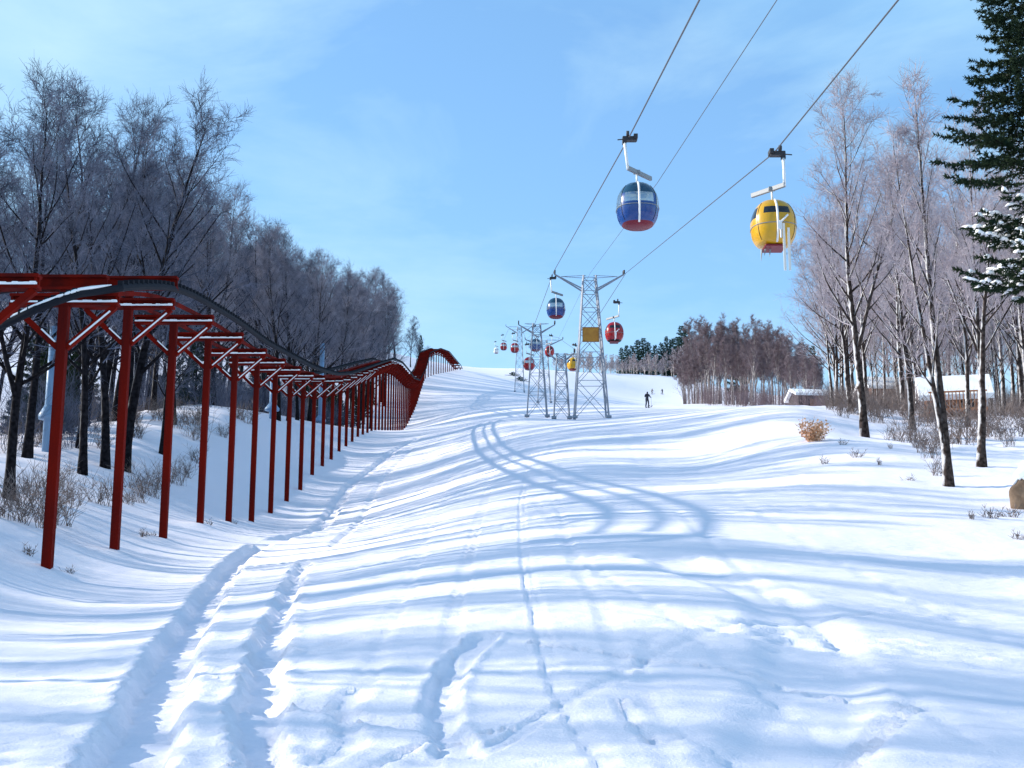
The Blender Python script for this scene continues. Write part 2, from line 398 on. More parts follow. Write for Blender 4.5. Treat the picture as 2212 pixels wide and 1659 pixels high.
# ------------------------------------------------------------------ bare trees
def rand_perp(d):
    v = Vector((random.gauss(0,1), random.gauss(0,1), random.gauss(0,1)))
    v = v - d*v.dot(d)
    return v.normalized()
def grow(path_start, d, L, r, lvl, out, droop, up, wob):
    nseg = {1:6, 2:4, 3:3, 4:2}.get(lvl, 2)
    p = Vector(path_start); pts = [p.copy()]; rad = [r]
    d = d.normalized()
    for k in range(nseg):
        d = (d + rand_perp(d)*wob + Vector((0,0,up))).normalized()
        p = p + d*(L/nseg); pts.append(p.copy()); rad.append(r*(1-.75*(k+1)/nseg))
    out.append((lvl, pts, rad))
    return pts, rad
def bare_tree(seed, H, r0, fork_at=None, fork_d=.33, wob=.045, nlimb=22, first=.34, angle=48, spread=.42, forks=0, sub=(7,6,4), lean=0.0, fine=.0075, clear_limbs=True):
    random.seed(seed)
    segs = []
    nseg = 12
    def stem(p0, d0, h, r, start):
        p = Vector(p0); d = Vector(d0).normalized(); pts = [p.copy()]; rad = [r*1.25 if start == 0 else r]
        for k in range(nseg):
            d = (d + rand_perp(d)*wob + Vector((0,0,.03 if not fork_at else 0))).normalized()
            p = p + d*(h/nseg); pts.append(p.copy()); rad.append(max(.012, r*(1-.93*((k+1)/nseg)**.9)))
        return pts, rad
    stems = []
    a = random.random()*6.28
    main = stem((0,0,0), (lean, lean*.3, 1), H, r0, 0); stems.append((main, first))
    for q in range(forks):
        k = fork_at or random.randint(2,4); a = (3.14 if fork_at else a+2.4)
        stems.append((stem(main[0][k], (fork_d*math.cos(a), fork_d*math.sin(a), 1), H*(.86-k/nseg*.9), main[1][k]*.72, 1), .18))
    big, small = MB(), MB()
    for (pts, rad), f0 in stems:
        big.tube(pts, rad, 8)
        hh = (pts[-1]-pts[0]).length
        nl = int(nlimb*hh/H)
        for q in range(nl):
            t = f0 + (1-f0)*((q+random.random()*.8)/nl)
            x = t*nseg; k = min(int(x), nseg-1); fr = x-k
            p = pts[k].lerp(pts[k+1], fr); rr = rad[k]*(1-fr)+rad[k+1]*fr
            d = (pts[k+1]-pts[k]).normalized()
            a += 2.39996 + random.uniform(-.5,.5)
            side = Vector((math.cos(a), math.sin(a), 0))
            an = R(angle + random.uniform(-14,12) - 14*t)
            dv = d*math.cos(an) + side*math.sin(an)
            L = hh*spread*(1.05-.72*t)*random.uniform(.7,1.15)
            L1 = []; pp, rd = grow(p, dv, L, max(.014, rr*.52), 1, L1, 0, .075, .10)
            big.tube(pp, rd, 5, cap=False)
            for j in range(sub[0]):
                tt = .22 + .78*(j+random.random())/sub[0]; xx = tt*6; kk = min(int(xx),5)
                p2 = pp[kk].lerp(pp[kk+1], xx-kk); d2 = (pp[kk+1]-pp[kk]).normalized()
                an2 = R(random.uniform(28,52))
                l2 = []; pp2, rd2 = grow(p2, d2*math.cos(an2)+rand_perp(d2)*math.sin(an2), L*.44*(1.15-.6*tt)*random.uniform(.7,1.2), max(.010, rd[kk]*.5), 2, l2, 0, .06, .13)
                small.tube(pp2, rd2, 4, cap=False)
                for g in range(sub[1]):
                    t3 = .15+.85*(g+random.random())/sub[1]; x3 = t3*4; k3 = min(int(x3),3)
                    p3 = pp2[k3].lerp(pp2[k3+1], x3-k3); d3 = (pp2[k3+1]-pp2[k3]).normalized()
                    an3 = R(random.uniform(25,55)); l3len = random.uniform(.35,.85)*min(1.2, .35+L*.22)
                    pp3, rd3 = grow(p3, d3*math.cos(an3)+rand_perp(d3)*math.sin(an3), l3len, fine*1.15, 3, [], 0, .05, .16)
                    small.tube(pp3, [max(.004,q_) for q_ in rd3], 3, cap=False)
                    for w in range(sub[2]):
                        t4 = random.uniform(.1,.95); x4 = t4*3; k4 = min(int(x4),2)
                        p4 = pp3[k4].lerp(pp3[k4+1], x4-k4); d4 = (pp3[k4+1]-pp3[k4]).normalized()
                        an4 = R(random.uniform(25,60))
                        e = p4 + (d4*math.cos(an4)+rand_perp(d4)*math.sin(an4)+Vector((0,0,.15)))*random.uniform(.18,.48)
                        small.tube([p4, e], [fine*.8, fine*.45], 3, cap=False)
    return big, small
PROTO = {}
def proto(key, bark, twig, **kw):
    b, t = bare_tree(**kw)
    PROTO[key] = (b.mesh('trunk', M[bark], True), t.mesh('crown', M[twig], True))
def plant_tree(key, x, y, label, group=None, scale=1, rz=None, name='bare_tree', cat='tree', tilt=(0,0), sink=.12, zs=1):
    t = empty(name, (x, y, gz(x, y)-sink), random.random()*6.28 if rz is None else rz)
    t.rotation_euler = (tilt[0], tilt[1], t.rotation_euler.z)
    t.scale = (scale, scale, scale*zs)
    tag(t, label, cat, group)
    tr, cr = PROTO[key]
    from_mesh('trunk', tr, t); from_mesh('crown', cr, t)
    return t
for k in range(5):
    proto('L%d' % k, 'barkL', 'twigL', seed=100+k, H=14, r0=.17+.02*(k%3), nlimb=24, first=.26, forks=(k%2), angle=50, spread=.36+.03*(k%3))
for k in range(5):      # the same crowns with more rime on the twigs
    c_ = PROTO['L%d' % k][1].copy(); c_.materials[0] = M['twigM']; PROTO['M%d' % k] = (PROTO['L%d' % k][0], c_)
for k in range(4):
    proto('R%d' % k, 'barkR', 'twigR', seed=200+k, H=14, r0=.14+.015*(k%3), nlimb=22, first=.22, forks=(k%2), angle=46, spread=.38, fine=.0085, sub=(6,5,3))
for k in range(3):
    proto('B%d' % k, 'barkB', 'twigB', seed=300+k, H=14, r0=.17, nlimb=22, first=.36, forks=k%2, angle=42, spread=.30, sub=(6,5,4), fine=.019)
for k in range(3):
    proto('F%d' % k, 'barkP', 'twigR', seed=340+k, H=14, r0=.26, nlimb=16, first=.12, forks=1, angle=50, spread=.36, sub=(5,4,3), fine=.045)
# particular trees of the right bank
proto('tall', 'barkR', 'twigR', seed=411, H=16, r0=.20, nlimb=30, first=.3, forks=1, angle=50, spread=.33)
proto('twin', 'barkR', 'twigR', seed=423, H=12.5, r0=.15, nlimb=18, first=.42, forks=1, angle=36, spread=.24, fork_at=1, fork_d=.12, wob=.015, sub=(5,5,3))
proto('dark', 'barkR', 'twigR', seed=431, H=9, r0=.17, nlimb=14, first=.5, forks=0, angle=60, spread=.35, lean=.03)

def bx(px, Y): return (px-PW/2)/FPX*Y*1.0   # small error from pitch is absorbed by the survey
OUTL = ([-300,0,100,170,240,330,420,560,650,700,800,870,895,930],[190,205,190,150,185,262,340,420,492,550,575,595,640,730])
OUTR = ([1650,1700,1760,1800,1850,1920,2000,2100,2212,2400],[760,640,480,340,165,215,255,285,300,300])
def fit(x, Yd, out, lo, hi, sc):
    g = gz(x, Yd); px = PW/2 + FPX*x/(Yd*1.03)
    h = at(px, float(np.interp(px, *out)) + random.uniform(lo, hi), Yd).z - g
    return max(.3, min(sc, h/13.9))
def px2x(px, py, Y): return at(px, py, Y).x
taken = []
def free(x, y, d):
    for a, b in taken:
        if (a-x)**2 + (b-y)**2 < d*d: return False
    taken.append((x, y)); return True
# --- left wood: trees that stand out first
SP = [(20,1060,35,'L1',.74,'thick dark forked bare tree at the left edge, growing behind the nearest red post'),
      (232,935,50,'L0',1.0,'slim dark bare tree behind the second red post, left of two'),
      (272,935,51,'L2',1.02,'straight dark bare tree behind the second red post, right of two'),
      (182,965,46,'L4',.8,'thin dark bare tree standing between the nearest and second red posts'),
      (350,940,60,'L3',.62,'dark bare tree standing just behind the third red post'),
      (60,975,47,'L2',.85,'slender dark bare tree between the left edge and the pale blue pipe')]
for px, py, Yd, key, sc, lab in SP:
    x = px2x(px, py, Yd); free(x, Yd, 1)
    plant_tree(key, x, Yd, lab, 'bare trees of the left wood', sc, tilt=(0, .06 if px == 20 else 0))
random.seed(5)
cnt = 0
def left_edge(Y): return postX(Y) - 4.6 - max(0, 3*(1-abs(Y-60)/35))
tries = 0
while cnt < 158 and tries < 20000:
    tries += 1
    Yd = 30 + 305*random.random()**1.25
    depth = random.random()**1.5*(34 if Yd < 200 else 45)
    x = left_edge(Yd) - depth
    if x < -.375*Yd - 7: continue
    if not free(x, Yd, 2.3 + .006*Yd): continue
    h = random.uniform(.80, 1.04) + (.10 if Yd > 85 else 0) + (.02 if Yd > 160 else 0) - (.10 if Yd < 60 else 0)
    h = fit(x, Yd, OUTL, 15, 105, h*1.25 if Yd > 80 else h*1.1)
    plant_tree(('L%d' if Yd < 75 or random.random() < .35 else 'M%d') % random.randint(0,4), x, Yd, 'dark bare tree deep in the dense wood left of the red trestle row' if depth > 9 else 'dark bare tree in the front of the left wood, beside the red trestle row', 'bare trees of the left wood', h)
    cnt += 1
# trees that continue the wood beside the photographer; they throw the shadow stripes on the near snow
for x, Yd, key, sc in [(-15,31,'L0',.72),(-13.5,25,'L3',.78),(-17,20,'L2',.85),(-14.5,14.5,'L1',.85),(-20,27,'L4',.85),(-24,17,'L0',.9),(-27,24,'L3',.9),(-22,10,'L1',.9),(-31,20,'L2',.95),(-26,31,'L0',.8),(-19,6,'L3',.9),(-23,5,'L0',.9),(-29,12,'L2',1),(-16,10.5,'L2',.8),(-34,27,'L3',1),(-21,14,'L4',.85),(-28,29,'L1',.85),(-18,25.5,'L2',.75),(-25,21,'L3',.9),(-33,16,'L0',1),(-27,8,'L4',.9),(-22.5,33,'L3',.72)]:
    if free(x, Yd, .8):
        plant_tree(key, x, Yd, 'dark bare tree of the left wood just outside the left picture edge', 'bare trees of the left wood', sc*.62, zs=1.5)
# --- right wood
def rt(key, px, py, Yd, lab, sc=1, rz=None, tilt=(0,0), zs=1):
    x = px2x(px, py, Yd); free(x, Yd, 1); return plant_tree(key, x, Yd, lab, 'bare trees of the right wood', sc, rz, tilt=tilt, zs=zs)
rt('tall', 1868, 945, 55, 'tallest pale bare tree on the right bank, dark trunk dividing into two long upright stems', .88, 2.0)
rt('twin', 2050, 1055, 35, 'brown bare tree with twin stems rising in a V from one foot at right', .85, 0)
rt('dark', 2120, 1004, 40, 'short dark bare trunk standing alone between the twin-stemmed tree and the right edge', .85, 1.0, tilt=(0,.03))
rt('R2', 1970, 930, 60, 'pale grey bare tree forking high up, right of the tallest tree on the bank', .82, 3.0)
rt('R1', 1838, 890, 72, 'slim bare tree leaning left at the left end of the right wood', .8, 1.0, tilt=(0,-.10))
rt('R0', 1800, 885, 84, 'thin bare tree with drooping side branches at the left end of the right wood', .72, .2, tilt=(0,-.06))
for hx, hy in ((15.5,66),(18.5,68),(21,70),(23,72),(25,73),(22,76),(25,77),(20,73)): taken.append((hx, hy))
random.seed(11)
cnt = tries = 0
while cnt < 60 and tries < 20000:
    tries += 1
    Yd = 58 + 90*random.random()
    px = random.uniform(1800, 2330)
    x = px2x(px, 900, Yd)
    if x < 15.5 or (px < 1860 and Yd < 80): continue
    if not free(x, Yd, 2.6): continue
    plant_tree('R%d' % random.randint(0,3), x, Yd, 'pale rimed bare tree in the tangle of the right wood behind the bank', 'bare trees of the right wood', fit(x, Yd, OUTR, 0, 130, 1.05))
    cnt += 1
cnt = tries = 0
while cnt < 24 and tries < 5000:
    tries += 1
    Yd = random.uniform(84, 112); px = random.uniform(1870, 2240); x = px2x(px, 900, Yd)
    if x < 16 or not free(x, Yd, 1.5): continue
    plant_tree('R%d' % random.randint(0,3), x, Yd, 'slim young bare tree beside or behind the snowy-roofed cabin', 'young trees of the right wood', random.uniform(.38,.5), name='sapling', zs=1.35); cnt += 1
# --- russet wood on the far right, seen against the sky
cnt = tries = 0
while cnt < 100 and tries < 20000:
    tries += 1
    q = random.random(); px = 1475 + 300*q
    Yd = random.uniform(215, 275) - 50*q
    x = px2x(px, 880, Yd)
    if not free(x, Yd, 1.9): continue
    top = np.interp(px, [1470,1500,1560,1620,1700,1760,1780], [735,705,690,690,715,760,800])
    h = at(px, top+random.uniform(0,75), Yd).z - gz(x, Yd)
    plant_tree('B%d' % random.randint(0,2), x, Yd, 'purplish brown bare tree in the round-topped far clump right of the tower', 'bare trees of the far russet clump', max(.5, h/13.6), name='thicket_tree')
    cnt += 1
cnt = tries = 0
while cnt < 75 and tries < 20000:
    tries += 1
    px = random.uniform(1195, 1500); Yd = np.interp(px,[1195,1250,1350,1450,1500],[440,456,484,492,490]) + random.uniform(-8,14)
    x = px2x(px, 810, Yd)
    if not free(x, Yd, 1.8): continue
    top = np.interp(px, [1195,1230,1330,1450,1490], [772,757,768,760,735])
    h = at(px, top+random.uniform(0,26), Yd).z - gz(x, Yd)
    plant_tree('F%d' % random.randint(0,2), x, Yd, 'small frosted tree on the skyline behind the lift tower', 'frosted trees along the skyline', max(.3, h/13.6), name='frosted_tree')
    cnt += 1

# ------------------------------------------------------------------ spruces
def spruce(seed, H, rad, nbr, nspray, nblade, bl, snow_below=.62, blade_w=.012, lo=.1, sparse=None):
    random.seed(seed)
    wood, need, sn = MB(), MB(), MB()
    wood.tube([(0,0,0),(.03,.02,H*.5),(0,0,H)], [H*.018, H*.011, .01], 8)
    for q in range(nbr):
        t = lo + (.985-lo)*(q+random.random()*.7)/nbr
        if sparse and sparse[0] < t < sparse[1] and random.random() < .65: continue
        z = t*H; a = q*2.39996 + random.uniform(-.4,.4)
        L = rad*((1-t)**.8)*random.uniform(.72,1.12)*(.74 if sparse and t < sparse[0] else 1)+.12
        side = Vector((math.cos(a), math.sin(a), 0)); tang = Vector((-side.y, side.x, 0))
        droop = -.10 - .32*(1-t)
        m_ = 7; pts = []
        for k in range(m_+1):
            u = k/m_; pts.append(Vector((0,0,z)) + side*L*u + Vector((0,0, L*(droop*u*1.1 + (.30-.4*droop)*u*u*.75))) + tang*.04*L*math.sin(u*3+q))
        wood.tube(pts, [max(.006, .012*L)*(1-.8*k/m_) for k in range(m_+1)], 4, cap=False)
        ns = max(4, int(nspray*L/rad))
        for j in range(ns):
            u = .12 + .88*(j+random.random())/ns; xx = u*m_; k = min(int(xx), m_-1)
            p = pts[k].lerp(pts[k+1], xx-k); d = (pts[k+1]-pts[k]).normalized()
            sg = 1 if j % 2 else -1
            tw = (d*.75 + tang*sg*random.uniform(.45,.9) + Vector((0,0,random.uniform(-.30,.06)))).normalized()
            l2 = (.16+.34*L*(1-u)*.55)*random.uniform(.7,1.2)
            if u > .93: tw = d; l2 = .2
            e = p + tw*l2
            wood.tube([p, e], [.006,.003], 3, cap=False)
            for b in range(nblade):
                w = random.random(); c = p.lerp(e, w); dv = (tw*.55 + rand_perp(tw)*.8 + Vector((0,0,-.1))).normalized()
                ln = bl*random.uniform(.7,1.3); sd = rand_perp(dv)*blade_w*random.uniform(.7,1.4); nn = sd.cross(dv).normalized()*blade_w*.5
                need.add([c-sd, c+sd, c+dv*ln, c+dv*ln*.35+nn*1.5], [(0,1,2),(0,3,2),(1,2,3),(0,1,3)])
            if t < snow_below and random.random() < .55:
                c = p.lerp(e, random.uniform(.2,.9)) + Vector((0,0,.035)); ra = random.uniform(.05,.11); rb = random.uniform(.03,.055)
                vs = []; mm = 7; ax = tw; bxv = ax.cross(Vector((0,0,1))).normalized()
                for g in range(mm):
                    an = 6.283*g/mm; rr = ra*random.uniform(.7,1.25); vs.append(c + ax*rr*1.5*math.cos(an) + bxv*rr*math.sin(an) - Vector((0,0,rb*.3)))
                for g in range(mm):
                    an = 6.283*g/mm; rr = ra*.62*random.uniform(.8,1.2); vs.append(c + ax*rr*1.4*math.cos(an) + bxv*rr*math.sin(an) + Vector((0,0,rb*.7)))
                vs.append(c+Vector((0,0,rb))); vs.append(c-Vector((0,0,rb*.8)))
                fs = [(g,(g+1)%mm,mm+(g+1)%mm,mm+g) for g in range(mm)] + [(mm+g,mm+(g+1)%mm,2*mm) for g in range(mm)] + [((g+1)%mm,g,2*mm+1) for g in range(mm)]
                sn.add(vs, fs)
    return wood, need, sn
w, nd, sn = spruce(51, 12.6, 3.3, 200, 42, 30, .085, blade_w=.014, lo=.385, snow_below=.54, sparse=(.50,.57))
SX, SY = at(2300, 1000, 26).x, 26
t = tag(empty('spruce_tree', (SX, SY, gz(SX,SY)-.1), .7), 'big dark spruce at the right edge with snow on its lower boughs', 'spruce')
w.build('trunk', M['barkL'], t, True); nd.build('crown', M['needle'], t); tag(sn.build('snow', M['snowlump'], t, True), kind='stuff')
w, nd, sn = spruce(61, 8, 1.7, 60, 16, 8, .30, blade_w=.05)
fw, fn, fnd = w.mesh('trunk', M['barkL']), nd.mesh('crown', M['needleF']), nd.mesh('crown', M['needle'])
random.seed(3)
for px, top, Yd in [(1343,747,505),(1354,738,503),(1366,741,506),(1379,731,503),(1391,728,505),(1402,740,504),(1416,744,506),(1430,738,503),(1441,728,505),(1452,733,504),(1463,722,502),(1474,706,500),(1484,698,499)]:
    x = px2x(px, 800, Yd); g = gz(x, Yd); h = max(5, at(px, top, Yd).z-g)
    t = tag(empty('fir_tree', (x, Yd, g-.1), random.random()*6), 'small dark green fir in the skyline row right of the red cabin', 'fir', 'dark firs along the skyline')
    k_ = random.uniform(.75,1.25); t.scale = (h/8*k_,h/8*k_,h/8*random.uniform(.9,1.05)); from_mesh('trunk', fw, t); from_mesh('crown', fn, t)
random.seed(77)
nds, cnt = 0, 0
while cnt < 70:
    Yd = random.uniform(48, 230); x = left_edge(Yd) - random.uniform(2, 18); h = random.uniform(2.2, 6)
    if x < -.36*Yd or not free(x, Yd, 1.6): continue
    t = tag(empty('fir_tree', (x, Yd, gz(x,Yd)-.1), random.random()*6), 'small dark fir growing in the shade under the left wood', 'fir', 'young firs under the left wood')
    t.scale = (h/8*1.2,h/8*1.2,h/8); from_mesh('trunk', fw, t); from_mesh('crown', fnd, t); cnt += 1
for px, top, Yd, lab in [(908,722,345,'lone small dark fir above the far end of the red trestle'),(1590,700,262,'dark fir tip standing out of the top of the russet clump'),(1757,745,200,'dark fir at the right end of the russet clump')]:
    x = px2x(px, 800, Yd); g = gz(x, Yd); h = max(4, at(px, top, Yd).z-g)
    t = tag(empty('fir_tree', (x, Yd, g-.1), random.random()*6), lab, 'fir'); t.scale = (h/8*.8,h/8*.8,h/8)
    from_mesh('trunk', fw, t); from_mesh('crown', fn, t)

# ------------------------------------------------------------------ brush and weeds
def shrub(seed, h, nst, spread, leaf=0):
    random.seed(seed); mb = MB(); lf = MB()
    for q in range(nst):
        a = random.random()*6.28; d = Vector((math.cos(a)*spread*random.random(), math.sin(a)*spread*random.random(), 1)).normalized()
        p0 = Vector((random.uniform(-.25,.25)*h, random.uniform(-.25,.25)*h, -.08)); L = h*random.uniform(.5,1.05)
        pp, rd = grow(p0, d, L, .009, 2, [], 0, .02, .14); mb.tube(pp, rd, 3, cap=False)
        for g in range(6):
            k = random.randint(1,3); p = pp[k]; d2 = (pp[k+1]-pp[k]).normalized(); e = p + (d2 + rand_perp(d2)*.8).normalized()*random.uniform(.12,.4)*h
            mb.tube([p, e], [.006,.003], 3, cap=False)
            for b in range(leaf):
                c = p.lerp(e, random.random()); u = rand_perp(d2)*.05; v = rand_perp(u.normalized())*.035
                lf.add([c-u, c+v, c+u, c-v+Vector((0,0,.012))], [(0,1,2),(0,2,3)])
    return mb, lf
SH = [shrub(500+k, 1.1+.2*k, 26, .7)[0].mesh('shrub', M['brush']) for k in range(3)]
def put_shrub(px, py, Yd, lab, group=None, sc=1, k=None):
    x = px2x(px, py, Yd); o = from_mesh('shrub', SH[random.randint(0,2) if k is None else k])
    o.location = (x, Yd, gz(x,Yd)); o.scale = (sc,)*3; o.rotation_euler = (0,0,random.random()*6)
    return tag(o, lab, 'shrub', group)
random.seed(21)
for px, py, Yd in [(20,1120,30.5),(60,1115,31),(100,1105,32),(140,1090,33),(30,1080,33),(90,1060,36),(170,1050,38),(220,1045,40),(270,1040,42),(300,1030,44),(330,1000,47),(350,985,50),(380,975,54),(400,965,57),(290,990,47),(120,1020,40),(60,1030,37),(420,950,62),(480,920,72),(520,905,80)]:
    put_shrub(px+random.uniform(-12,12), py, Yd, 'grey leafless shrub on the shaded snow bank behind the near red posts', 'shrubs on the left bank', random.uniform(.6,1.0))
for k in range(46):
    px = random.uniform(0, 560); Yd = random.uniform(34, 85); x = px2x(px, 900, Yd)
    if x > left_edge(Yd) + 1.6 or x < left_edge(Yd) - 14: continue
    o = from_mesh('shrub', SH[random.randint(0,2)]); o.location = (x, Yd, gz(x,Yd)); o.scale = (random.uniform(.7,1.5),)*3; o.rotation_euler = (0,0,random.random()*6)
    tag(o, 'grey leafless shrub between the dark trunks of the left wood', 'shrub', 'shrubs in the left wood')
for k in range(44):
    px = random.uniform(1800, 2260); Yd = random.uniform(46, 92); x = px2x(px, 900, Yd)
    if x < 15: continue
    o = from_mesh('shrub', SH[random.randint(0,2)]); o.location = (x, Yd, gz(x,Yd)); o.scale = (random.uniform(.7,1.5),)*3; o.rotation_euler = (0,0,random.random()*6)
    tag(o, 'grey leafless shrub in the undergrowth in front of the snowy-roofed cabin', 'shrub', 'undergrowth of the right wood')
for px, py, Yd in [(1985,985,46),(2000,1000,44),(2015,1010,42),(2035,985,47),(2060,960,52),(1960,975,50),(1930,960,53),(2030,1035,37.5),(2180,960,50),(1900,925,64),(1820,900,64),(1840,885,70)]:
    put_shrub(px, py, Yd, 'grey leafless shrub among the trunks on the right bank', 'shrubs on the right bank', random.uniform(.55,.9))
TB = [shrub(520+k, 2.7+.3*k, 46, .55)[0] for k in range(3)]
TBL = [q.mesh('tall_brush', M['twigL']) for q in TB]; TBR = [q.mesh('tall_brush', M['brush']) for q in TB]; TBB = [shrub(525+k, 2.7, 30, .6)[0].mesh('tall_brush', M['twigB']) for k in range(3)]
cnt = 0
while cnt < 75:
    Yd = random.uniform(40, 150); x = left_edge(Yd) - random.uniform(.5, 15)
    if x < -.37*Yd: continue
    o = from_mesh('tall_brush', TBL[cnt%3]); o.location = (x, Yd, gz(x,Yd)); o.scale = (random.uniform(.7,1.2),)*3; o.rotation_euler = (0,0,random.random()*6)
    tag(o, 'tall dark leafless brush filling the gaps between the trunks of the left wood', 'brush', 'tall brush in the left wood'); cnt += 1
cnt = 0
while cnt < 46:
    Yd = random.uniform(80, 125); px = random.uniform(1800, 2260); x = px2x(px, 900, Yd)
    if x < 16.5: continue
    o = from_mesh('tall_brush', TBR[cnt%3]); o.location = (x, Yd, gz(x,Yd)); o.scale = (random.uniform(.5,1.0),)*3; o.rotation_euler = (0,0,random.random()*6)
    tag(o, 'tall brown leafless brush around the cabins in the right wood', 'brush', 'tall brush in the right wood'); cnt += 1
cnt = 0
for cnt in range(58):
    px = random.uniform(1485, 1830); Yd = np.interp(px, [1475,1775,1830], [212,158,140]) + random.uniform(-6, 30); x = px2x(px, 880, Yd)
    o = from_mesh('tall_brush', TBB[cnt%3]); o.location = (x, Yd, gz(x,Yd)); o.scale = (random.uniform(.8,1.6),)*3; o.rotation_euler = (0,0,random.random()*6)
    tag(o, 'purplish leafless brush at the foot of the far thicket', 'brush', 'brush under the far thicket')
mb, lf = shrub(541, 1.0, 44, 1.1, 3)
x, yv = px2x(1758, 950, 48), 48
t = tag(empty('dry_bush', (x, yv, gz(x,yv))), 'low orange-tan dry bush on the bright right bank', 'bush')
mb.build('stems', M['tan'], t); lf.build('leaves', M['tan'], t)
wd = shrub(551, .35, 9, .9)[0].mesh('weed', M['brush'])
random.seed(31)
for px, py, Yd in [(150,1215,27),(60,1210,27.5),(330,1160,36.5),(310,1165,36),(450,1135,42),(505,1128,47),(1820,960,46),(1850,985,42),(1925,990,45),(1965,1050,36),(1900,1010,40),(2140,1120,28.5),(2100,1130,28),(1780,1000,41),(2185,1120,29),(2200,1180,25)]:
    x = px2x(px, py, Yd); o = from_mesh('weed', wd); o.location = (x, Yd, gz(x,Yd)); o.rotation_euler = (0,0,random.random()*6); o.scale = (random.uniform(.6,1.1),)*3
    tag(o, 'small dry weed poking out of the snow near a red post foot' if px < 1000 else 'small dry weed poking out of the sunlit right bank', 'weed', 'weeds in the snow')
# low evergreen scrub at the crest
w, nd, sn = spruce(71, 1.6, 2.2, 24, 14, 8, .22, blade_w=.05)
t = None
for px, py, Yd, lab in [(1108,800,352,'low dark scrub at the crest of the ski slope below the far cabins'),(1122,806,330,'lower of two dark scrub patches near the crest of the slope')]:
    x, yv = hit(px, py); yv = min(yv, Yd) if yv > 20 else Yd
    o = nd.build('scrub', M['needleF']) if t is None else from_mesh('scrub', t.data)
    t = o; o.location = (x, yv, gz(x,yv)-.2); o.scale = (1.1,1,.7); tag(o, lab, 'scrub')

# boulder at the right edge
random.seed(8)
bm = bmesh.new(); bmesh.ops.create_icosphere(bm, subdivisions=4, radius=.5)
for v in bm.verts:
    c = v.co; k = 1 + .13*math.sin(c.x*7+c.z*4) + .10*math.sin(c.y*9+1.3) + .05*math.sin(c.z*17+c.x*13)
    v.co = Vector((c.x*.8*k, c.y*.9*k, c.z*1.15*k))
rk = bpy.data.meshes.new('boulder'); bm.to_mesh(rk)
rk.materials.append(M['rock']); rk.polygons.foreach_set('use_smooth', [True]*len(rk.polygons))
bm2 = bmesh.new(); bm2.from_mesh(rk)
bmesh.ops.delete(bm2, geom=[v for v in bm2.verts if v.co.z + .35*abs(v.co.x) < .34 or False], context='VERTS')
for v in bm2.verts: v.co *= 1.10
cap = bpy.data.meshes.new('snow'); bm2.to_mesh(cap); cap.materials.append(M['snowlump']); cap.polygons.foreach_set('use_smooth', [True]*len(cap.polygons))
bp_ = at(2226, 1080, 31)
o = tag(from_mesh('boulder', rk), 'brown boulder with a rounded snow cap at the right edge', 'boulder'); o.location = (bp_.x, bp_.y, gz(bp_.x, bp_.y)+.28)
c_ = from_mesh('snow', cap, o); sm = c_.modifiers.new('thick', 'SOLIDIFY'); sm.thickness = .06

# ------------------------------------------------------------------ gondola lift
LEFT = [(-25,3.9,6.0)]
def P(px, py, Y): p = at(px, py, Y); return (p.x, p.y, p.z)
cabL = [P(1520,-18,25.5), P(1358,298,40), P(1197,585,95), P(1155,700,128), P(1143,752,146), P(1128,712,195), P(1098,712,247), P(1085,742,330)]
cabR = [P(1955,-18,26), P(1672,330,38), P(1352,590,95), P(1245,757,134), P(1205,729,180), P(1150,722,247), P(1118,748,330)]
cabM = [P(1690,-18,26), P(1420,395,45), P(1275,590,95), P(1205,735,165), P(1125,718,250), P(1100,745,330)]
def ext(c):
    a, b = Vector(c[0]), Vector(c[1]); d = (a-b)/(a.y-b.y); k = -22-a.y
    return [tuple(a + d*k + Vector((0,0,.0016*k*k)))] + c
def sagged(c):
    out = []
    for a, b in zip(c[:-1], c[1:]):
        a, b = Vector(a), Vector(b); L = abs(b.y-a.y)
        for k in range(8):
            u = k/8; p = a.lerp(b, u); out.append(p)
    out.append(Vector(c[-1])); return out
for c, lab, r in ((cabL,'left steel haul cable carrying the large blue cabin',.02),(cabM,'thin middle cable running to the tower head',.010),(cabR,'right steel haul cable carrying the yellow cabin',.02)):
    m_ = MB(); pts = sagged(ext(c)); m_.tube(pts, r, 6)
    o = m_.build('lift_cable', M['cable'], None, True); tag(o, lab, 'cable')

